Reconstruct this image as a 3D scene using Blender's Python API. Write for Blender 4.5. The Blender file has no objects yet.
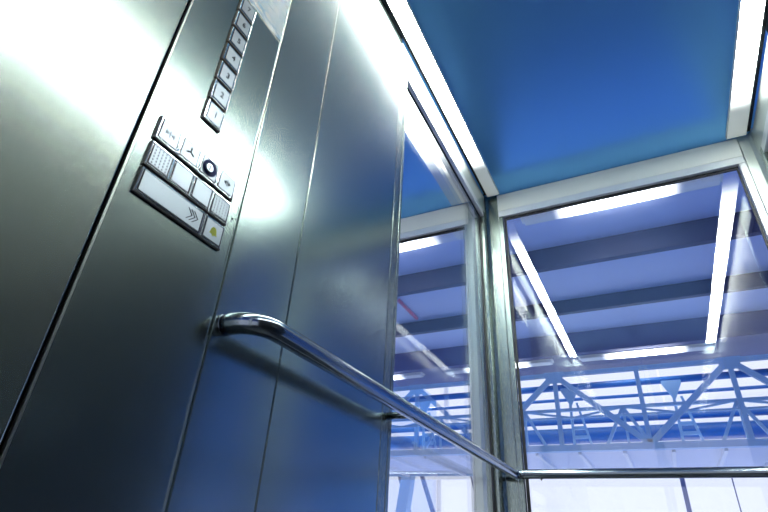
import bpy, bmesh, math, random
from mathutils import Matrix, Vector
random.seed(7)
sc = bpy.context.scene
COL = sc.collection
PI = math.pi
Z0 = 0.62          # eye height above the cabin floor; the numbers below are measured from the eye

# ------------------------------------------------------------------ materials
def new_mat(name):
    m = bpy.data.materials.new(name); m.use_nodes = True
    nt = m.node_tree; b = nt.nodes.get('Principled BSDF')
    return m, nt, b

def plain(name, col, rough=0.5, metal=0.0, spec=0.5, noise=0.0, nscale=8.0):
    m, nt, b = new_mat(name)
    b.inputs['Base Color'].default_value = (*col, 1)
    b.inputs['Roughness'].default_value = rough
    b.inputs['Metallic'].default_value = metal
    b.inputs['Specular IOR Level'].default_value = spec
    if noise > 0:
        tc = nt.nodes.new('ShaderNodeTexCoord'); n = nt.nodes.new('ShaderNodeTexNoise')
        n.inputs['Scale'].default_value = nscale; n.inputs['Detail'].default_value = 4
        nt.links.new(tc.outputs['Object'], n.inputs['Vector'])
        mr = nt.nodes.new('ShaderNodeMapRange')
        mr.inputs['To Min'].default_value = max(0.02, rough - noise); mr.inputs['To Max'].default_value = rough + noise
        nt.links.new(n.outputs['Fac'], mr.inputs['Value']); nt.links.new(mr.outputs['Result'], b.inputs['Roughness'])
    return m

def brushed(name, col, rough, stretch, bump=0.02, aniso=0.0, grain=900.0, rvar=0.05, tangent=None, metal=1.0):
    """brushed metal: grain noise squeezed along one axis drives roughness and a faint bump"""
    m, nt, b = new_mat(name)
    b.inputs['Base Color'].default_value = (*col, 1)
    b.inputs['Metallic'].default_value = metal
    b.inputs['Roughness'].default_value = rough
    tc = nt.nodes.new('ShaderNodeTexCoord'); mp = nt.nodes.new('ShaderNodeMapping')
    mp.inputs['Scale'].default_value = stretch
    n = nt.nodes.new('ShaderNodeTexNoise'); n.inputs['Scale'].default_value = grain; n.inputs['Detail'].default_value = 2
    nt.links.new(tc.outputs['Object'], mp.inputs['Vector']); nt.links.new(mp.outputs['Vector'], n.inputs['Vector'])
    mr = nt.nodes.new('ShaderNodeMapRange')
    mr.inputs['To Min'].default_value = rough - rvar; mr.inputs['To Max'].default_value = rough + rvar
    nt.links.new(n.outputs['Fac'], mr.inputs['Value']); nt.links.new(mr.outputs['Result'], b.inputs['Roughness'])
    if bump > 0:
        bp = nt.nodes.new('ShaderNodeBump'); bp.inputs['Strength'].default_value = bump; bp.inputs['Distance'].default_value = 0.001
        nt.links.new(n.outputs['Fac'], bp.inputs['Height']); nt.links.new(bp.outputs['Normal'], b.inputs['Normal'])
    if aniso > 0:
        b.inputs['Anisotropic'].default_value = aniso
        if tangent:
            tg = nt.nodes.new('ShaderNodeCombineXYZ')
            for i in range(3): tg.inputs[i].default_value = tangent[i]
            nt.links.new(tg.outputs['Vector'], b.inputs['Tangent'])
    return m

def linen(name, col, rough):
    """steel embossed with rows of fine dashes"""
    m, nt, b = new_mat(name)
    b.inputs['Metallic'].default_value = 1.0; b.inputs['Roughness'].default_value = rough
    b.inputs['Base Color'].default_value = (*col, 1)
    tc = nt.nodes.new('ShaderNodeTexCoord'); sp = nt.nodes.new('ShaderNodeSeparateXYZ'); cb = nt.nodes.new('ShaderNodeCombineXYZ')
    nt.links.new(tc.outputs['Object'], sp.inputs['Vector'])
    nt.links.new(sp.outputs['Y'], cb.inputs['X']); nt.links.new(sp.outputs['Z'], cb.inputs['Y'])
    br = nt.nodes.new('ShaderNodeTexBrick')
    br.inputs['Scale'].default_value = 1.0; br.inputs['Brick Width'].default_value = 0.0120; br.inputs['Row Height'].default_value = 0.0042
    br.inputs['Mortar Size'].default_value = 0.0006; br.inputs['Mortar Smooth'].default_value = 0.6
    nt.links.new(cb.outputs['Vector'], br.inputs['Vector'])
    bp = nt.nodes.new('ShaderNodeBump'); bp.inputs['Strength'].default_value = 0.05; bp.inputs['Distance'].default_value = 0.0006
    nt.links.new(br.outputs['Fac'], bp.inputs['Height']); nt.links.new(bp.outputs['Normal'], b.inputs['Normal'])
    return m

def glass(name, tint, f0=0.045, top=1.0):
    """clear sheet glass: straight-through transmission plus mirror reflection that grows towards grazing angles"""
    m = bpy.data.materials.new(name); m.use_nodes = True
    nt = m.node_tree; nt.nodes.clear()
    out = nt.nodes.new('ShaderNodeOutputMaterial')
    tr = nt.nodes.new('ShaderNodeBsdfTransparent'); tr.inputs['Color'].default_value = (*tint, 1)
    gl = nt.nodes.new('ShaderNodeBsdfGlossy'); gl.inputs['Roughness'].default_value = 0.0; gl.inputs['Color'].default_value = (1, 1, 1, 1)
    lw = nt.nodes.new('ShaderNodeLayerWeight'); lw.inputs['Blend'].default_value = 0.5
    pw = nt.nodes.new('ShaderNodeMath'); pw.operation = 'POWER'; pw.inputs[1].default_value = 4.0
    mu = nt.nodes.new('ShaderNodeMath'); mu.operation = 'MULTIPLY_ADD'; mu.inputs[1].default_value = top - f0; mu.inputs[2].default_value = f0
    mx = nt.nodes.new('ShaderNodeMixShader')
    nt.links.new(lw.outputs['Facing'], pw.inputs[0]); nt.links.new(pw.outputs[0], mu.inputs[0])
    nt.links.new(mu.outputs[0], mx.inputs['Fac']); nt.links.new(tr.outputs[0], mx.inputs[1]); nt.links.new(gl.outputs[0], mx.inputs[2])
    nt.links.new(mx.outputs[0], out.inputs['Surface'])
    return m

def lamp(name, col, strength, axis=None, fade=None):
    """opal diffuser; where the tube inside ends short of the cover its glow dies away along the axis"""
    m, nt, b = new_mat(name)
    b.inputs['Base Color'].default_value = (0.75, 0.8, 0.78, 1); b.inputs['Roughness'].default_value = 0.35
    b.inputs['Emission Color'].default_value = (*col, 1); b.inputs['Emission Strength'].default_value = strength
    if axis is not None:
        tc = nt.nodes.new('ShaderNodeTexCoord'); sp = nt.nodes.new('ShaderNodeSeparateXYZ')
        nt.links.new(tc.outputs['Object'], sp.inputs['Vector'])
        prev = None
        for (a0, a1) in fade:
            mr = nt.nodes.new('ShaderNodeMapRange'); mr.interpolation_type = 'SMOOTHSTEP'
            mr.inputs['From Min'].default_value = min(a0, a1); mr.inputs['From Max'].default_value = max(a0, a1)
            mr.inputs['To Min'].default_value = 1.0 if a0 < a1 else 0.003; mr.inputs['To Max'].default_value = 0.003 if a0 < a1 else 1.0
            nt.links.new(sp.outputs[axis], mr.inputs['Value'])
            if prev is None: prev = mr.outputs['Result']
            else:
                q = nt.nodes.new('ShaderNodeMath'); q.operation = 'MULTIPLY'
                nt.links.new(prev, q.inputs[0]); nt.links.new(mr.outputs['Result'], q.inputs[1]); prev = q.outputs[0]
        q = nt.nodes.new('ShaderNodeMath'); q.operation = 'MULTIPLY'; q.inputs[1].default_value = strength
        nt.links.new(prev, q.inputs[0]); nt.links.new(q.outputs[0], b.inputs['Emission Strength'])
    return m

STEEL = (0.31, 0.375, 0.355)
M = dict(
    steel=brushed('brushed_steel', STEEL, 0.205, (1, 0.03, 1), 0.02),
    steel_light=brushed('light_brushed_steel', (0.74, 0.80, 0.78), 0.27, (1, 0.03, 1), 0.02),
    steel_dark=brushed('dark_brushed_steel', (0.42, 0.47, 0.48), 0.25, (1, 0.03, 1), 0.02),
    linen=linen('linen_steel', (0.31, 0.355, 0.325), 0.23),
    frame=brushed('lit_frame_steel', (0.90, 0.93, 0.86), 0.40, (1, 0.05, 1), 0.02, metal=0.0),  # frame steel whitened: the bright light on the header is in its colour
    post=brushed('post_steel', (0.27, 0.32, 0.29), 0.26, (1, 1, 0.04), 0.02),
    sframe=brushed('side_frame_steel', (0.66, 0.72, 0.67), 0.32, (1, 0.05, 1), 0.02, metal=0.75),
    bead=plain('glazing_bead', (0.82, 0.85, 0.85), 0.30, 0.4),
    rail=plain('polished_rail_steel', (0.20, 0.235, 0.27), 0.17, 1.0, noise=0.03, nscale=40),
    chrome=plain('chrome', (0.8, 0.84, 0.86), 0.12, 1.0),
    button=brushed('button_steel', (0.25, 0.285, 0.32), 0.34, (1, 0.05, 1), 0.02),
    ceiling=brushed('blue_ceiling_metal', (0.18, 0.50, 0.92), 0.32, (1, 0.05, 1), 0.0, rvar=0.01, metal=0.85),
    black=plain('black_rubber', (0.006, 0.007, 0.01), 0.5, noise=0.1),
    ink=plain('engraved_ink', (0.012, 0.015, 0.022), 0.7, spec=0.05),
    ink_pale=plain('pale_engraving', (0.16, 0.17, 0.19), 0.7, spec=0.05),
    bell=plain('yellow_green_enamel', (0.26, 0.29, 0.02), 0.7),
    keyblue=plain('dark_blue_bezel', (0.008, 0.016, 0.07), 0.5, spec=0.1),
    laminate=plain('dark_laminate', (0.02, 0.024, 0.03), 0.35, noise=0.05),
    floor=plain('dark_cabin_floor', (0.03, 0.033, 0.04), 0.4, noise=0.1),
    pit=plain('dark_shaft_base', (0.03, 0.025, 0.04), 0.7, noise=0.1),
    hallfloor=plain('hall_floor', (0.46, 0.60, 0.90), 0.5, noise=0.1, nscale=1.5),
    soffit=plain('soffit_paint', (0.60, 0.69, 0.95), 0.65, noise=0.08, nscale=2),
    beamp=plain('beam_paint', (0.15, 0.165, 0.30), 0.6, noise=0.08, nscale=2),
    beamd=plain('shaded_beam_paint', (0.07, 0.075, 0.15), 0.6, noise=0.08, nscale=2),  # colour darkened to hold the shade on the beams' cabin-side faces
    hallwall=plain('hall_wall_paint', (0.07, 0.36, 0.95), 0.6, noise=0.08, nscale=1),
    truss=plain('truss_paint', (0.36, 0.60, 0.86), 0.5, noise=0.1),
    bevel=plain('bevel_steel', (0.42, 0.46, 0.43), 0.3, 1.0),
    rib=plain('rib_paint', (0.86, 0.88, 0.92), 0.5, noise=0.05),
    trussd=plain('deck_paint', (0.72, 0.76, 0.88), 0.6, noise=0.1),
    pipe=plain('blue_duct_paint', (0.05, 0.20, 0.55), 0.3, noise=0.06),
    mull=plain('mullion_paint', (0.15, 0.18, 0.34), 0.5, noise=0.05),
    red=plain('red_pipe_paint', (0.85, 0.01, 0.02), 0.5),
    glass=glass('cabin_glass', (0.97, 0.975, 0.985), 0.06),
    fglass=glass('facade_glass', (0.95, 0.97, 1.0), 0.03),
    tubeL=lamp('light_diffuser', (0.93, 1.0, 0.96), 74.0, 'Y', [(1.16, 1.69)]),
    tubeR=lamp('light_diffuser_short', (0.93, 1.0, 0.96), 74.0, 'Y', [(1.20, 1.74)]),
    tubeN=lamp('light_diffuser_reflection', (0.93, 1.0, 0.96), 14.0, 'Y', [(1.15, 1.66)]),  # glow of the added strip that stands in for a reflection
    hall=lamp('hall_lamp_diffuser', (0.95, 0.98, 1.0), 12.0, 'X', [(0.4, 1.15), (-0.4, -1.15)]),
)

# ------------------------------------------------------------------ mesh helpers
class MB:
    def __init__(s): s.bm = bmesh.new()
    def box(s, x0, x1, y0, y1, z0, z1, bev=0.0, seg=2):
        r = bmesh.ops.create_cube(s.bm, size=1.0)
        vs = r['verts']
        for v in vs:
            v.co = Vector(((x0 + x1) / 2 + v.co.x * (x1 - x0), (y0 + y1) / 2 + v.co.y * (y1 - y0), (z0 + z1) / 2 + v.co.z * (z1 - z0)))
        if bev > 0:
            es = {e for v in vs for e in v.link_edges}
            bmesh.ops.bevel(s.bm, geom=list(es), offset=bev, segments=seg, affect='EDGES', profile=0.5)
        return s
    def tube(s, pts, r, seg=20, cap=True, radii=None):
        pts = [Vector(p) for p in pts]
        rings = []; n = len(pts); prev = None
        for i, p in enumerate(pts):
            t = (pts[min(i + 1, n - 1)] - pts[max(i - 1, 0)]).normalized()
            if prev is None:
                a = Vector((0, 0, 1)) if abs(t.z) < 0.9 else Vector((0, 1, 0))
                u = t.cross(a).normalized()
            else:
                u = (prev - t * prev.dot(t)).normalized()
            prev = u; w = t.cross(u)
            rr = radii[i] if radii else r
            rings.append([s.bm.verts.new(p + (u * math.cos(2 * PI * k / seg) + w * math.sin(2 * PI * k / seg)) * rr) for k in range(seg)])
        for a, b in zip(rings, rings[1:]):
            for k in range(seg):
                f = s.bm.faces.new((a[k], a[(k + 1) % seg], b[(k + 1) % seg], b[k])); f.smooth = True
        if cap:
            s.bm.faces.new(rings[0][::-1]); s.bm.faces.new(rings[-1])
        return s
    def bar(s, p, q, w, h, up=(0, 0, 1)):
        """rectangular bar from p to q, w across, h along the up side"""
        p = Vector(p); q = Vector(q); t = (q - p).normalized(); up = Vector(up)
        if abs(t.dot(up)) > 0.98: up = Vector((0, 1, 0))
        u = t.cross(up).normalized(); v = u.cross(t)
        c = []
        for e in (p, q):
            c.append([s.bm.verts.new(e + u * a * w / 2 + v * b * h / 2) for a, b in ((-1, -1), (1, -1), (1, 1), (-1, 1))])
        for k in range(4): s.bm.faces.new((c[0][k], c[0][(k + 1) % 4], c[1][(k + 1) % 4], c[1][k]))
        s.bm.faces.new(c[0][::-1]); s.bm.faces.new(c[1])
        return s
    def prism(s, pts, off):
        """closed outline pts (3-D), extruded by off"""
        a = [s.bm.verts.new(Vector(p)) for p in pts]; b = [s.bm.verts.new(Vector(p) + Vector(off)) for p in pts]
        n = len(a)
        for k in range(n): s.bm.faces.new((a[k], a[(k + 1) % n], b[(k + 1) % n], b[k]))
        s.bm.faces.new(a[::-1]); s.bm.faces.new(b)
        return s
    def build(s, name, mat, parent=None, kind=None, label=None):
        bmesh.ops.recalc_face_normals(s.bm, faces=s.bm.faces[:])
        me = bpy.data.meshes.new(name)
        org = Vector((0, 0, 0))
        p = parent
        while p is not None:
            org += Vector(p.location); p = p.parent
        for v in s.bm.verts: v.co -= org
        s.bm.to_mesh(me); s.bm.free()
        me.materials.append(mat)
        o = bpy.data.objects.new(name, me); COL.objects.link(o)
        if parent: o.parent = parent
        if kind: o['kind'] = kind
        if label: o['label'] = label
        return o

def box(name, mat, x0, x1, y0, y1, z0, z1, parent=None, bev=0.0, kind=None, label=None):
    return MB().box(x0, x1, y0, y1, z0, z1, bev).build(name, mat, parent, kind, label)

def empty(name, loc, kind=None):
    o = bpy.data.objects.new(name, None); o.location = loc; COL.objects.link(o)
    o.empty_display_size = 0.1
    if kind: o['kind'] = kind
    return o

def tag(o, label, cat, group=None):
    o['label'] = label; o['category'] = cat
    if group: o['group'] = group
    return o

def text_part(name, s, size, y, z, x, mat, parent, depth=0.0006):
    """raised lettering on the left wall, read from inside the cabin"""
    cu = bpy.data.curves.new(name, 'FONT'); cu.body = s; cu.size = size; cu.align_x = 'CENTER'; cu.align_y = 'CENTER'; cu.extrude = depth / 2
    to = bpy.data.objects.new(name + '_tmp', cu); COL.objects.link(to)
    dg = bpy.context.evaluated_depsgraph_get(); dg.update()
    me = bpy.data.meshes.new_from_object(to.evaluated_get(dg))
    bpy.data.objects.remove(to)
    org = Vector((0, 0, 0)); p = parent
    while p is not None: org += Vector(p.location); p = p.parent
    mtx = Matrix(((0, 0, 1, x - org.x), (1, 0, 0, y - org.y), (0, 1, 0, z - org.z), (0, 0, 0, 1)))
    me.transform(mtx); me.name = name
    me.materials.clear(); me.materials.append(mat)
    o = bpy.data.objects.new(name, me); COL.objects.link(o); o.parent = parent
    return o

# ------------------------------------------------------------------ cabin shell
XL, XR, YF, YB = -0.5, 0.562, 1.91, -0.36       # left wall, right wall, far glass wall, door wall
ZF, ZC = -Z0, 1.50                              # floor, ceiling

box('floor', M['floor'], XL - 0.06, XR + 0.06, YB - 0.06, YF + 0.06, ZF - 0.05, ZF, kind='structure')
box('ceiling', M['ceiling'], XL - 0.06, XR + 0.06, YB - 0.06, YF + 0.06, ZC, ZC + 0.04, kind='structure')

def side_wall(name, X, sgn, lin, ye=0.956):
    """steel panels of a side wall; sgn +1 when the cabin lies at larger x"""
    w = empty(name, (X, 0, ZF), 'structure')
    f = lambda d: X - sgn * d
    def pan(nm, mat, y0, y1, z0=ZF + 0.002, z1=ZC - 0.002, d=0.018, bev=0.0015):
        a, b = sorted((f(0), f(d)))
        return box(nm, mat, a, b, y0, y1, z0, z1, w, bev)
    a, b = sorted((f(0.02), f(0.05)))
    box('backing', M['black'], a, b, YB, ye + 0.002, ZF + 0.002, ZC - 0.002, w)
    pan('wall_panel', M['linen'] if lin else M['laminate'], YB + 0.002, 0.2560, d=0.017)
    if not lin: pan('wall_panel', M['laminate'], 0.2625, 0.4495)
    pan('wall_panel', M['steel'] if lin else M['laminate'], 0.4520, 0.6010)
    pan('wall_panel', M['steel'] if lin else M['laminate'], 0.6030, 0.9560)
    if ye > 1: pan('wall_panel', M['laminate'], 0.9580, ye)
    return w
wall_left = side_wall('wall_left', XL, 1, True)
wall_right = side_wall('wall_right', XR, -1, False, 1.404)

def side_window(name, X, sgn, y0=0.958):
    w = empty(name, (X, 1.45, ZF), 'structure')
    f = lambda d: X - sgn * d
    def bx(nm, mat, d0, d1, y0, y1, z0, z1, bev=0.001):
        a, b = sorted((f(d0), f(d1)))
        return box(nm, mat, a, b, y0, y1, z0, z1, w, bev)
    y1 = 1.872
    zb, zt = ZF + 0.12, 1.385
    bx('window_frame', M['post'], 0.0, 0.05, y0, y0 + 0.032, ZF + 0.002, zt - 0.0015)            # near jamb
    bx('window_frame', M['sframe'], 0.0, 0.014, y0, y1, zt, ZC - 0.022)                       # header
    bx('window_frame', M['frame'], 0.0, 0.05, y0 + 0.033, y1, ZF + 0.002, zb)                     # sill
    bx('glazing_bead', M['post'], -0.001, 0.022, y0 + 0.0335, y0 + 0.046, zb + 0.001, zt - 0.0015)
    bx('glazing_bead', M['bead'], -0.001, 0.0135, y0 + 0.0465, 1.845, zt - 0.034, zt - 0.0015)
    bx('glazing_bead', M['post'], -0.001, 0.020, 1.846, y1, zb + 0.001, zt - 0.0015)
    bx('gasket', M['black'], 0.0140, 0.0195, y0 + 0.046, y1 - 0.001, 1.347, 1.3645, 0)
    bx('gasket', M['black'], 0.0140, 0.0195, 1.828, 1.845, zb + 0.002, 1.3465, 0)
    bx('pane', M['glass'], 0.0205, 0.0285, y0 + 0.047, y1, zb + 0.002, zt - 0.002, 0)
    return w
window_1 = side_window('window_1', XL, 1)
window_3 = side_window('window_3', XR, -1, 1.406)

# far glass wall
w2 = empty('window_2', (0.03, YF, ZF), 'structure')
def fb(nm, mat, x0, x1, y0, y1, z0, z1, bev=0.001): return box(nm, mat, x0, x1, y0, y1, z0, z1, w2, bev)
XA, XB = -0.4475, 0.518
fb('window_frame', M['frame'], XA, XB, YF, YF + 0.05, 1.407, ZC - 0.002)
fb('window_frame', M['frame'], XA, XB, YF, YF + 0.05, ZF + 0.002, ZF + 0.10)
fb('glazing_bead', M['bead'], XA + 0.001, XB - 0.001, YF - 0.001, YF + 0.018, 1.374, 1.4055)
fb('glazing_bead', M['post'], XA + 0.001, XA + 0.020, YF - 0.001, YF + 0.018, ZF + 0.101, 1.373)
fb('glazing_bead', M['bead'], XB - 0.024, XB - 0.001, YF - 0.001, YF + 0.018, ZF + 0.101, 1.373)
fb('gasket', M['black'], XA + 0.0205, XB - 0.0245, YF + 0.0185, YF + 0.026, 1.363, 1.377, 0)
fb('gasket', M['black'], XA + 0.0205, XA + 0.031, YF + 0.0185, YF + 0.026, ZF + 0.101, 1.3625, 0)
fb('gasket', M['black'], XB - 0.032, XB - 0.0245, YF + 0.0185, YF + 0.026, ZF + 0.101, 1.3625, 0)
fb('pane', M['glass'], XA + 0.004, XB - 0.004, YF + 0.031, YF + 0.041, ZF + 0.104, 1.40, 0)
# corner posts (each with a chamfered inner corner)
def post(X, sgn, xin):
    pts = [(X, 1.8735), (X, 1.897), (X + sgn * 0.010, YF - 0.001), (xin, YF - 0.001), (xin, YF + 0.05), (X - sgn * 0.05, YF + 0.05), (X - sgn * 0.05, 1.8735)]
    return MB().prism([(a, b, ZF + 0.002) for a, b in pts], (0, 0, ZC - ZF - 0.004))
post(XL, 1, XA - 0.0015).build('trim_1', M['post'], kind='structure')
post(XR, -1, XB + 0.0015).build('trim_2', M['sframe'], kind='structure')  # paler steel than the left post, carrying the stronger light on this side
# added stand-in for the cabin's reflection in the left glass: ceiling, far frame, corner post
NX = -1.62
box('ceiling_reflection', M['ceiling'], NX, -0.562, 0.4, YF + 0.05, ZC, ZC + 0.04, kind='structure')
w5 = empty('window_reflection', (-1.13, YF, ZF), 'structure')
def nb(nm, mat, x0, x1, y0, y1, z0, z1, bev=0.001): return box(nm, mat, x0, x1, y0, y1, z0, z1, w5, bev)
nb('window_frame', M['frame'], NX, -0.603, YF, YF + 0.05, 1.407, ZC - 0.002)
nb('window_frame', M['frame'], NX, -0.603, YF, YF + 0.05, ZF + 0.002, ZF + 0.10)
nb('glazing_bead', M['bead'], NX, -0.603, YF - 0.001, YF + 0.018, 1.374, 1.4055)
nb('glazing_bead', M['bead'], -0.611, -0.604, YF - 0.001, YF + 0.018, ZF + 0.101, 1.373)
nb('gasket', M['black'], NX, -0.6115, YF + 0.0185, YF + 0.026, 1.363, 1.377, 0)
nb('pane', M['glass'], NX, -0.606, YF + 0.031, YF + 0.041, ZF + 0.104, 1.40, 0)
box('trim_reflection', M['sframe'], -0.602, -0.575, YF - 0.001, YF + 0.05, ZF + 0.002, ZC - 0.002, kind='structure')
# door wall behind the viewpoint
box('wall_front', M['steel_dark'], XL - 0.05, XR + 0.05, YB - 0.05, YB, 1.42, ZC, kind='structure')
dr = empty('door_1', (0.03, YB - 0.02, ZF), 'structure')
for a, b in ((XL - 0.05, 0.029), (0.033, XR + 0.05)):
    box('door_leaf', M['glass'], a + 0.03, b - 0.03, YB - 0.028, YB - 0.018, ZF + 0.035, 1.388, dr)
    for (u0, u1, v0, v1) in ((a, b, 1.389, 1.418), (a, b, ZF + 0.003, ZF + 0.034), (a, a + 0.029, ZF + 0.035, 1.388), (b - 0.029, b, ZF + 0.035, 1.388)):
        box('door_frame', M['frame'], u0, u1, YB - 0.04, YB - 0.005, v0, v1, dr, 0.002)

# ------------------------------------------------------------------ ceiling light strips
def light_strip(x0, x1, mat, label, y0=YB + 0.05, y1=1.884):
    t = empty('ceiling_light', ((x0 + x1) / 2, 0.0, ZC)); tag(t, label, 'light', 'light strips along the ceiling edges')
    box('housing', M['frame'], x0 + 0.0022, x1 - 0.0022, y0, y1 - 0.002, ZC - 0.010, ZC - 0.0005, t)
    box('diffuser', mat, x0 + 0.0022, x1 - 0.0022, y0, y1, ZC - 0.0162, ZC - 0.0101, t)
    for a in (x0, x1 - 0.002): box('side_lip', M['frame'], a, a + 0.002, y0, y1, ZC - 0.0165, ZC - 0.0005, t)
    g0, g1 = (XL + 0.0005, x0 - 0.0005) if x0 < 0 else (x1 + 0.0005, XR - 0.0005)
    box('gap_shade_strip', M['black'], g0, g1, y0, y1, ZC - 0.004, ZC - 0.0005, t)  # black strip laid in as the shade between lamp and wall
    box('end_cap', M['frame'], x0, x1, y1 + 0.0002, y1 + 0.003, ZC - 0.016, ZC - 0.0005, t, 0.0005)
    return t
light_strip(-0.486, -0.430, M['tubeL'], 'long white ceiling light strip above the steel button panel wall')
light_strip(0.480, 0.546, M['tubeR'], 'white ceiling light strip along the right-hand glass wall')

t = empty('ceiling_light', (-0.619, 0.0, ZC)); tag(t, 'added wide white strip standing in for a reflection in the left glass', 'light', 'light strips along the ceiling edges')  # glowing strip added outside the glass in place of the mirrored ceiling light
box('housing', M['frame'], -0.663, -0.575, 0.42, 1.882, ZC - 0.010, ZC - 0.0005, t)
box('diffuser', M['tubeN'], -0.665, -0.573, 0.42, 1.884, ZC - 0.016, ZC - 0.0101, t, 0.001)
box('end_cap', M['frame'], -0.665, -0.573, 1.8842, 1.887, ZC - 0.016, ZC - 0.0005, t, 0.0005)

# ------------------------------------------------------------------ control panel
cop = empty('elevator_control_panel', (XL, 0.356, ZF))
tag(cop, 'tall brushed steel lift control panel with a column of numbered buttons', 'control panel')
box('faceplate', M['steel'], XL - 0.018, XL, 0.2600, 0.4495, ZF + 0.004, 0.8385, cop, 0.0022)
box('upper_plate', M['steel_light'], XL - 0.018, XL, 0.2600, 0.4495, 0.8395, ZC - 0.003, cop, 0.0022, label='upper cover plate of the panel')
MB().prism([(XL + 0.0004, 0.2604, ZF + 0.004), (XL + 0.0004, 0.2632, ZF + 0.004), (XL - 0.0035, 0.2597, ZF + 0.004)], (0, 0, ZC - ZF - 0.007)).build('edge_trim', M['bevel'], cop)
box('edge_trim', M['steel'], XL - 0.010, XL + 0.0006, 0.4460, 0.4490, ZF + 0.004, ZC - 0.003, cop, 0.0008)
MB().tube([(XL - 0.001, 0.4397, 0.4196), (XL + 0.0009, 0.4397, 0.4196)], 0.0016, 12).build('screw', M['ink'], cop)

XB0, XF0 = XL + 0.0002, XL + 0.0046        # button back and front
def tile(nm, y0, y1, z0, z1, mat=None, d=0.0):
    """square push tile: body with dark joint, bright rim and a slightly sunk face"""
    b = MB().box(XB0, XF0 + d, y0 + 0.0003, y1 - 0.0003, z0, z1, 0.0010).build(nm, M['chrome'], cop)
    MB().box(XF0 + d - 0.001, XF0 + d + 0.00015, y0 + 0.0020, y1 - 0.0020, z0 + 0.0017, z1 - 0.0017, 0).build('joint_line', M['ink'], b)
    MB().box(XF0 + d - 0.001, XF0 + d + 0.0003, y0 + 0.0040, y1 - 0.0040, z0 + 0.0032, z1 - 0.0032, 0).build('button_face', mat or M['button'], b)
    return b
def base(y0, y1, z0, z1):
    MB().box(XL + 0.00005, XL + 0.0034, y0 - 0.0010, y1 + 0.0006, z0 - 0.0020, z1 + 0.0006, 0.0004).build('mounting_base', M['black'], cop)
for k in range(7):
    z0 = 0.5350 + 0.0433 * k; z1 = z0 + 0.0362
    base(0.3382, 0.3730, z0, z1)
    b = tile('floor_button', 0.3382, 0.3730, z0, z1)
    text_part('button_numeral', str(k + 1), 0.0150, 0.3563, (z0 + z1) / 2, XF0 + 0.0006, M['ink'], b)
ys = [0.2815, 0.3180, 0.3548, 0.3915, 0.4283]
XS = XF0 + 0.0003
def flat(pts, nm, mat, par, d=0.0005):
    MB().prism([(XS, y, z) for y, z in pts], (d, 0, 0)).build(nm, mat, par)
# row 1: door close, fan, key switch, door open
base(ys[0], ys[4], 0.4450, 0.4812)
t1 = [tile(n, ys[i], ys[i + 1], 0.4450, 0.4812) for i, n in enumerate(('door_close_button', 'fan_button', 'key_switch', 'door_open_button'))]
zc = 0.4631
def arrows(par, yc, inward, mat):
    m = MB()
    for s in (-1, 1):
        tip, bk = (0.0022, 0.0072) if inward else (0.0068, 0.0022)
        m.prism([(XS, yc + s * tip, zc), (XS, yc + s * bk, zc + 0.0038), (XS, yc + s * bk, zc - 0.0038)], (0.0005, 0, 0))
    m.box(XS, XS + 0.0005, yc - 0.0006, yc + 0.0006, zc - 0.0052, zc + 0.0052)
    m.build('arrow_symbol', mat, par)
arrows(t1[0], (ys[0] + ys[1]) / 2, True, M['ink_pale'])
arrows(t1[3], (ys[3] + ys[4]) / 2, False, M['ink'])
m = MB(); yc = (ys[1] + ys[2]) / 2
for k in range(3):
    a = PI / 2 + k * 2 * PI / 3
    pts = []
    for r_, da in ((0.0008, -0.6), (0.0050, -0.34), (0.0076, -0.10), (0.0078, 0.12), (0.0055, 0.22), (0.0008, 0.6)):
        pts.append((XS, yc + r_ * math.cos(a + da), zc + r_ * math.sin(a + da)))
    m.prism(pts, (0.0005, 0, 0))
m.tube([(XS, yc, zc), (XS + 0.0006, yc, zc)], 0.0014, 12)
m.build('fan_symbol', M['ink'], t1[1])
yc = (ys[2] + ys[3]) / 2
MB().tube([(XS - 0.0002, yc, zc), (XS + 0.0012, yc, zc)], 0.0128, 32).build('bezel_ring', M['keyblue'], t1[2], label='dark blue round bezel')
MB().tube([(XS, yc - 0.0030, zc - 0.003), (XS + 0.0040, yc - 0.0030, zc - 0.003), (XS + 0.0048, yc - 0.0030, zc - 0.003)], 0.0070, 28, radii=[0.0070, 0.0070, 0.0058]).build('lock_barrel', M['rail'], t1[2])
MB().box(XS + 0.0040, XS + 0.0051, yc - 0.0040, yc - 0.0020, zc - 0.007, zc + 0.001).build('keyhole', M['ink'], t1[2])
# row 2: speaker, two blank covers, microphone grille
base(ys[0], ys[4], 0.4008, 0.4370)
t2 = [tile(n, ys[i], ys[i + 1], 0.4008, 0.4370) for i, n in enumerate(('speaker_grille', 'blank_cover', 'blank_cover', 'speaker_grille'))]
for i in (0, 3):
    m = MB(); yc = (ys[i] + ys[i + 1]) / 2
    for a in range(5):
        for b in range(6):
            y = yc + (a - 2) * 0.0054; z = 0.4189 + (b - 2.5) * 0.0050
            m.tube([(XS - 0.0003, y, z), (XS + 0.0002, y, z)], 0.00115, 8)
    m.build('perforation', M['ink'], t2[i])
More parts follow.
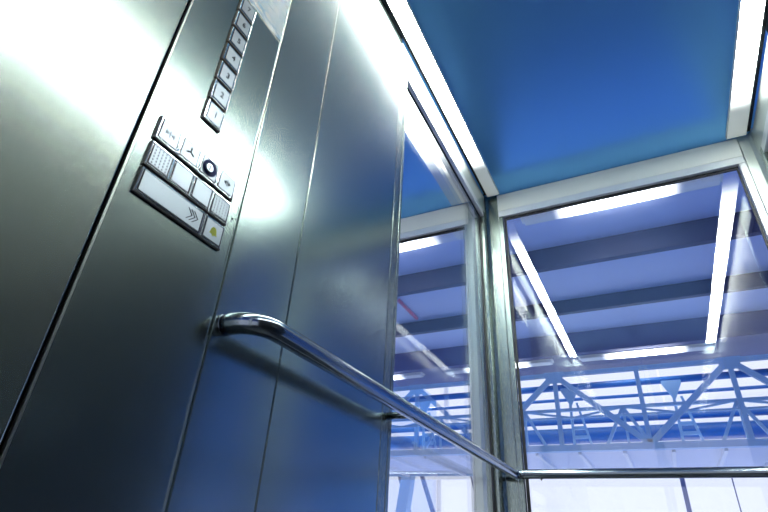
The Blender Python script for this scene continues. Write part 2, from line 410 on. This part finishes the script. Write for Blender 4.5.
# row 3: direction display and alarm button
base(ys[0], ys[4], 0.3585, 0.3942)
disp = tile('direction_display', ys[0], 0.3880, 0.3585, 0.3942, M['button'])
m = MB(); zc3 = 0.3764
for k in range(3):
    y = 0.3590 + 0.0052 * k
    h = 0.0085
    m.prism([(XS, y, zc3 + h), (XS, y + 0.0014, zc3 + h), (XS, y + 0.0094, zc3), (XS, y + 0.0014, zc3 - h), (XS, y, zc3 - h), (XS, y + 0.0080, zc3)], (0.0005, 0, 0))
m.build('chevron_symbol', M['ink'], disp)
al = tile('alarm_button', 0.3895, ys[4], 0.3585, 0.3942)
yc = (0.3895 + ys[4]) / 2
pts = [(XS, yc + a, zc3 + b) for a, b in ((-0.0072, -0.0050), (0.0072, -0.0050), (0.0056, -0.0018), (0.0046, 0.0030), (0.0026, 0.0058), (0, 0.0068), (-0.0026, 0.0058), (-0.0046, 0.0030), (-0.0056, -0.0018))]
MB().prism(pts, (0.0005, 0, 0)).build('bell_symbol', M['bell'], al, label='yellow-green bell')
MB().tube([(XS, yc, zc3 - 0.0060), (XS + 0.0005, yc, zc3 - 0.0060)], 0.0018, 12).build('bell_clapper', M['bell'], al)

# ------------------------------------------------------------------ handrail
hr = empty('handrail', (XL, 1.0, ZF)); tag(hr, 'tubular steel handrail running along the panel wall and around the glass corner', 'handrail')
RZ, RX, RY, RR = 0.262, -0.443, 1.848, 0.0150
pts = [(XL + 0.001, 0.474, RZ), (XL + 0.012, 0.474, RZ)]
R1 = 0.044
for k in range(0, 13):
    a = PI / 2 * k / 12
    pts.append((RX - R1 + R1 * math.sin(a), 0.474 + R1 - R1 * math.cos(a), RZ))
pts.append((RX, 1.0, RZ)); pts.append((RX, 1.5, RZ))
R2 = 0.030
for k in range(0, 11):
    a = PI / 2 * k / 10
    pts.append((RX + R2 - R2 * math.cos(a), RY - R2 + R2 * math.sin(a), RZ))
pts.append((0.0, RY, RZ)); 
R3 = 0.03
RXR = XR - 0.057
for k in range(0, 11):
    a = PI / 2 * k / 10
    pts.append((RXR - R3 + R3 * math.sin(a), RY - R3 + R3 * math.cos(a), RZ))
pts.append((RXR, 1.0, RZ)); pts.append((RXR, 0.53, RZ))
for k in range(0, 11):
    a = PI / 2 * k / 10
    pts.append((RXR + R1 - R1 * math.cos(a), 0.53 - R1 * math.sin(a), RZ))
pts.append((XR - 0.001, 0.53 - R1, RZ))
MB().tube(pts, RR, 28).build('rail', M['rail'], hr)
for (a, b) in (((XL + 0.0005, 0.985, RZ - 0.004), (RX - 0.004, 0.985, RZ - 0.004)), ((XR - 0.0005, 0.985, RZ - 0.004), (RXR + 0.004, 0.985, RZ - 0.004)),
               ((-0.482, 1.902, RZ - 0.006), (RX + 0.006, RY - 0.006, RZ - 0.006)), ((0.540, 1.902, RZ - 0.006), (RXR - 0.006, RY - 0.006, RZ - 0.006))):
    MB().tube([a, b], 0.0075, 16).build('bracket', M['rail'], hr)
MB().tube([(XL + 0.0005, 0.474, RZ), (XL + 0.003, 0.474, RZ)], 0.0160, 24).build('wall_collar', M['rail'], hr)
MB().tube([(XR - 0.0005, 0.53 - R1, RZ), (XR - 0.004, 0.53 - R1, RZ)], 0.0175, 24).build('wall_collar', M['rail'], hr)
MB().tube([(-0.352, RY, RZ), (-0.3508, RY, RZ)], RR + 0.0003, 28).build('joint_seam', M['ink'], hr)
MB().tube([(-0.356, RY, RZ - RR + 0.001), (-0.356, RY, RZ - RR - 0.004)], 0.0028, 12).build('screw', M['ink'], hr)

# ------------------------------------------------------------------ hall outside the cabin
box('floor_hall', M['hallfloor'], -26, 8, 6.4, 20.6, -4.7, -4.5, kind='structure')
box('floor_shaft', M['pit'], -26, 8, -6, 6.39, -4.7, -4.5, kind='structure')
box('wall_hall_right', M['hallwall'], 7.0, 7.3, -6, 20.4, -4.49, 5.99, kind='structure')
box('wall_hall_left', M['hallwall'], -25.0, -24.7, -6, 20.4, -4.49, 5.99, kind='structure')
box('wall_hall_rear', M['hallwall'], -24.69, 6.99, -6.3, -6.0, 2.0, 5.99, kind='structure')
box('ceiling_hall', M['soffit'], -26, 8, -6.3, 17.0, 6.0, 6.3, kind='structure')
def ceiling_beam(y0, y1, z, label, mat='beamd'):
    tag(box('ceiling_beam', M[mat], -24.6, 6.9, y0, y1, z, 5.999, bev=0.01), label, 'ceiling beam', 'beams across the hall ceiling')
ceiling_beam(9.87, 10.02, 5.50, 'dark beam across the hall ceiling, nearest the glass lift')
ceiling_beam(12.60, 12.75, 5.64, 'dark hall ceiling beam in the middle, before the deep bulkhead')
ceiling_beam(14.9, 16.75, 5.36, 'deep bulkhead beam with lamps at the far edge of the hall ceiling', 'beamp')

def hall_lamp(x, y, z, label, first=[None]):
    if first[0] is None:
        t = empty('ceiling_lamp', (x, y, z)); first[0] = t
        box('housing', M['frame'], x - 1.75, x + 1.75, y - 0.16, y + 0.16, z - 0.03, z - 0.001, t, 0.005)
        box('diffuser', M['hall'], x - 1.7, x + 1.7, y - 0.15, y + 0.15, z - 0.10, z - 0.0301, t, 0.02)
    else:
        s = first[0]; t = s.copy(); COL.objects.link(t); t.location = (x, y, z)
        for ch in s.children:
            c = ch.copy(); COL.objects.link(c); c.parent = t
    tag(t, label, 'lamp', 'strip lamps on the hall ceiling')
hall_lamp(0.19, 8.57, 6.0, 'glowing strip lamp just under the top frame of the far glass')
hall_lamp(-4.36, 8.57, 6.0, 'glowing strip lamp high behind the left glass, above the red pipe')
hall_lamp(0.23, 15.30, 5.36, 'strip lamp on the bulkhead above the middle of the footbridge')
hall_lamp(-4.00, 15.30, 5.36, 'strip lamp on the bulkhead half hidden by the glass corner post')
hall_lamp(-8.25, 15.30, 5.36, 'strip lamp on the bulkhead seen through the left glass')

rp = empty('ceiling_pipe', (-5.45, 11.5, 5.95)); tag(rp, 'short red pipe fixed under the hall ceiling behind the left glass', 'pipe')
MB().tube([(-5.42, 10.85, 5.93), (-5.44, 12.25, 5.93)], 0.05, 14).build('pipe', M['red'], rp)
MB().tube([(-5.42, 10.75, 5.93), (-5.42, 10.86, 5.93)], 0.065, 14).build('end_fitting', M['mull'], rp)
for y in (11.2, 12.0): MB().box(-5.45, -5.41, y - 0.02, y + 0.02, 5.93, 5.999).build('clip', M['mull'], rp)

# footbridge with a truss on either side
BX0, BX1 = -16.0, 6.8
fbz, ftz, D1, D2 = 2.13, 3.80, 12.0, 15.0
br = empty('footbridge', (-1.78, 13.5, fbz)); tag(br, 'blue-grey steel truss footbridge crossing the hall behind the glass', 'footbridge')
box('deck', M['trussd'], BX0, BX1, D1 - 0.05, D2 + 0.05, fbz + 0.03, fbz + 0.12, br)
def bb(nm, p, q, w, h, mat='truss'): return MB().bar(p, q, w, h).build(nm, M[mat], br)
bb('bottom_chord', (BX0, D1 - 0.1, fbz + 0.06), (BX1, D1 - 0.1, fbz + 0.06), 0.16, 0.13)
bb('top_chord', (BX0, D1 - 0.1, ftz), (BX1, D1 - 0.1, ftz), 0.10, 0.09)
bb('bottom_chord', (BX0, D2 + 0.1, fbz + 0.05), (BX1, D2 + 0.1, fbz + 0.05), 0.16, 0.12)
bb('top_chord', (BX0, D2 + 0.1, ftz), (BX1, D2 + 0.1, ftz), 0.10, 0.08)
bb('guard_rail', (BX0, D2 + 0.05, ftz - 0.22), (BX1, D2 + 0.05, ftz - 0.22), 0.04, 0.05)
P1 = 3.44
k = -5
while True:
    x = -1.78 + P1 * k
    if x > BX1 + 2: break
    for (xa, za, xb, zb_) in ((x, ftz, x + P1 / 2, fbz + 0.1), (x, ftz, x - P1 / 2, fbz + 0.1)):
        if BX0 < xb < BX1 and BX0 < xa < BX1: bb('diagonal', (xa, D1 - 0.1, za), (xb, D1 - 0.1, zb_), 0.09, 0.11)
    if BX0 < x < BX1:
        bb('truss_post', (x, D1 - 0.1, fbz + 0.1), (x, D1 - 0.1, ftz), 0.09, 0.09)
        MB().prism([(x - 0.22, D1 - 0.16, ftz + 0.06), (x + 0.22, D1 - 0.16, ftz + 0.06), (x + 0.16, D1 - 0.16, ftz - 0.2), (x - 0.16, D1 - 0.16, ftz - 0.2)], (0, 0.02, 0)).build('gusset_plate', M['truss'], br)
    if BX0 < x + P1 / 2 < BX1:
        bb('truss_post', (x + P1 / 2, D1 - 0.1, fbz + 0.1), (x + P1 / 2, D1 - 0.1, ftz), 0.09, 0.09)
    k += 1
P2 = 2.62
k = -6
while -0.58 + P2 * k < BX1:
    x = -0.58 + P2 * k
    if x - 0.85 > BX0 and x + 0.85 < BX1:
        for dx in (-0.85, 0.85): bb('diagonal', (x, D2 + 0.1, ftz), (x + dx, D2 + 0.1, fbz + 0.1), 0.07, 0.08)
        bb('truss_post', (x, D2 + 0.1, fbz + 0.1), (x, D2 + 0.1, ftz), 0.06, 0.06)
        bb('top_brace', (x, D2 + 0.1, ftz), (x + P2 / 2, D2 + 0.1, ftz - 0.22), 0.05, 0.05)
        bb('top_brace', (x, D2 + 0.1, ftz), (x - P2 / 2, D2 + 0.1, ftz - 0.22), 0.05, 0.05)
    k += 1
x = BX0 + 0.3
while x < BX1:
    bb('deck_rib', (x, D1, fbz - 0.01), (x, D2, fbz - 0.01), 0.07, 0.08, 'rib')
    x += 0.89
# hangers behind the bridge
hz1 = 4.55
def hanger(x, label):
    t = empty('support_frame', (x, 15.55, fbz)); tag(t, label, 'support frame', 'support frames behind the footbridge')
    MB().prism([(x - 0.24, 15.53, hz1), (x + 0.24, 15.53, hz1), (x + 0.24, 15.53, hz1 - 0.08), (x + 0.03, 15.53, hz1 - 0.5), (x - 0.03, 15.53, hz1 - 0.5), (x - 0.24, 15.53, hz1 - 0.08)], (0, 0.05, 0)).build('triangle_plate', M['truss'], t)
    for dx in (-0.05, 0.55):
        MB().bar((x + dx * 0.3, 15.55, hz1 - 0.45), (x + dx, 15.55, fbz + 0.16), 0.07, 0.06).build('upright', M['truss'], t)
    for z in (2.5, 3.15, 3.4): MB().bar((x - 0.03 + (3.9 - z) * 0.02, 15.55, z), (x + 0.2 + (3.9 - z) * 0.18, 15.55, z), 0.05, 0.09).build('rung', M['truss'], t)
hanger(0.72, 'blue support frame with triangular plate behind the footbridge, right of centre')
hanger(-1.95, 'blue support frame with triangular plate beside the glass corner post')
hanger(-6.55, 'blue support frame behind the footbridge, seen through the left glass')
def duct(z, y, r, label):
    tag(MB().tube([(-24.695, y, z), (6.995, y, z)], r, 28).build('duct', M['pipe']), label, 'duct', 'blue tubes across the window wall')
duct(4.63, 15.75, 0.095, 'dark blue tube just above the triangular plates')
duct(5.41, 20.0, 0.06, 'thin blue tube across the bright windows')
duct(4.62, 20.0, 0.11, 'slim grey-blue tube between two bright window bands')
duct(4.10, 20.0, 0.27, 'thick dark blue tube behind the footbridge rails')
duct(3.10, 20.0, 0.10, 'lowest blue tube, just above the footbridge deck')

# window wall of the hall
w4 = empty('window_4', (-8, 20.4, -4.5), 'structure')
xs = [-24.6, -17.5, -11.6, -5.25, 0.6, 6.9]
for a, b in zip(xs, xs[1:]):
    box('pane', M['fglass'], a + 0.04, b - 0.04, 20.42, 20.45, -4.45, 9.0, w4)
for a in xs: box('mullion', M['mull'], a - 0.07, a + 0.07, 20.36, 20.5, -4.49, 3.0, w4)
box('mullion', M['mull'], 1.98, 2.015, 20.38, 20.41, -4.49, 3.0, w4)
def strut(p, q, w, label):
    tag(MB().bar(p, q, w, w).build('sloping_strut', M['truss'] if w > 0.2 else M['mull']), label, 'strut', 'sloping struts at the window wall')
def along(x1, z1, x2, z2, y, za, zb):
    s = (x2 - x1) / (z2 - z1); return (x1 + s * (za - z1), y, za), (x1 + s * (zb - z1), y, zb)
strut(*along(-9.50, 2.86, -9.16, 1.94, 20.0, -4.49, 2.9), 0.12, 'thin dark sloping strut left of the pale strut below the footbridge')
strut(*along(-8.52, 2.88, -8.02, 1.54, 20.0, -4.49, 2.9), 0.14, 'thin dark sloping strut right of the pale strut below the footbridge')
strut(*along(-8.94, 2.84, -9.14, 1.52, 19.7, -4.49, 2.9), 0.42, 'wide pale sloping strut below the footbridge')
strut(*along(-6.50, 2.94, -6.24, 1.70, 20.0, -4.49, 2.9), 0.05, 'hairline sloping strut nearest the glass corner post')

# ------------------------------------------------------------------ lift everything so that the cabin floor is z = 0
for o in list(COL.objects):
    if o.parent is None: o.location.z += Z0

# ------------------------------------------------------------------ daylight
wd = bpy.data.worlds.new('sky'); sc.world = wd; wd.use_nodes = True
bg = wd.node_tree.nodes['Background']
bg.inputs['Color'].default_value = (0.86, 0.885, 1.0, 1); bg.inputs['Strength'].default_value = 1.25

sl = bpy.data.lights.new('sun', 'SUN'); sl.energy = 3.0; sl.angle = 0.02; sl.color = (1.0, 0.97, 0.92)
so = bpy.data.objects.new('sun', sl); COL.objects.link(so); so.location = (-4, 40, 40)
so.rotation_euler = Vector((0.5, -1.0, -1.0)).to_track_quat('-Z', 'Y').to_euler()
# ------------------------------------------------------------------ camera
R = ((0.89275892, 0.18745445, 0.40968565), (0.44722573, -0.47873003, -0.75551751), (0.0545037, 0.85771696, -0.51122496))
cam = bpy.data.cameras.new('camera'); co = bpy.data.objects.new('camera', cam); COL.objects.link(co)
mw = Matrix(R).to_4x4(); mw.translation = (0, 0, Z0); co.matrix_world = mw
cam.sensor_width = 36; cam.lens = 503 / 768 * 36; cam.clip_start = 0.01; cam.clip_end = 200
sc.camera = co
sc.view_settings.view_transform = 'Standard'; sc.view_settings.look = 'None'; sc.view_settings.gamma = 1.0; sc.view_settings.exposure = 0.0
sc.view_settings.use_curve_mapping = False
sc.cycles.use_denoising = True
sc.cycles.max_bounces = 14; sc.cycles.transparent_max_bounces = 24; sc.cycles.glossy_bounces = 8
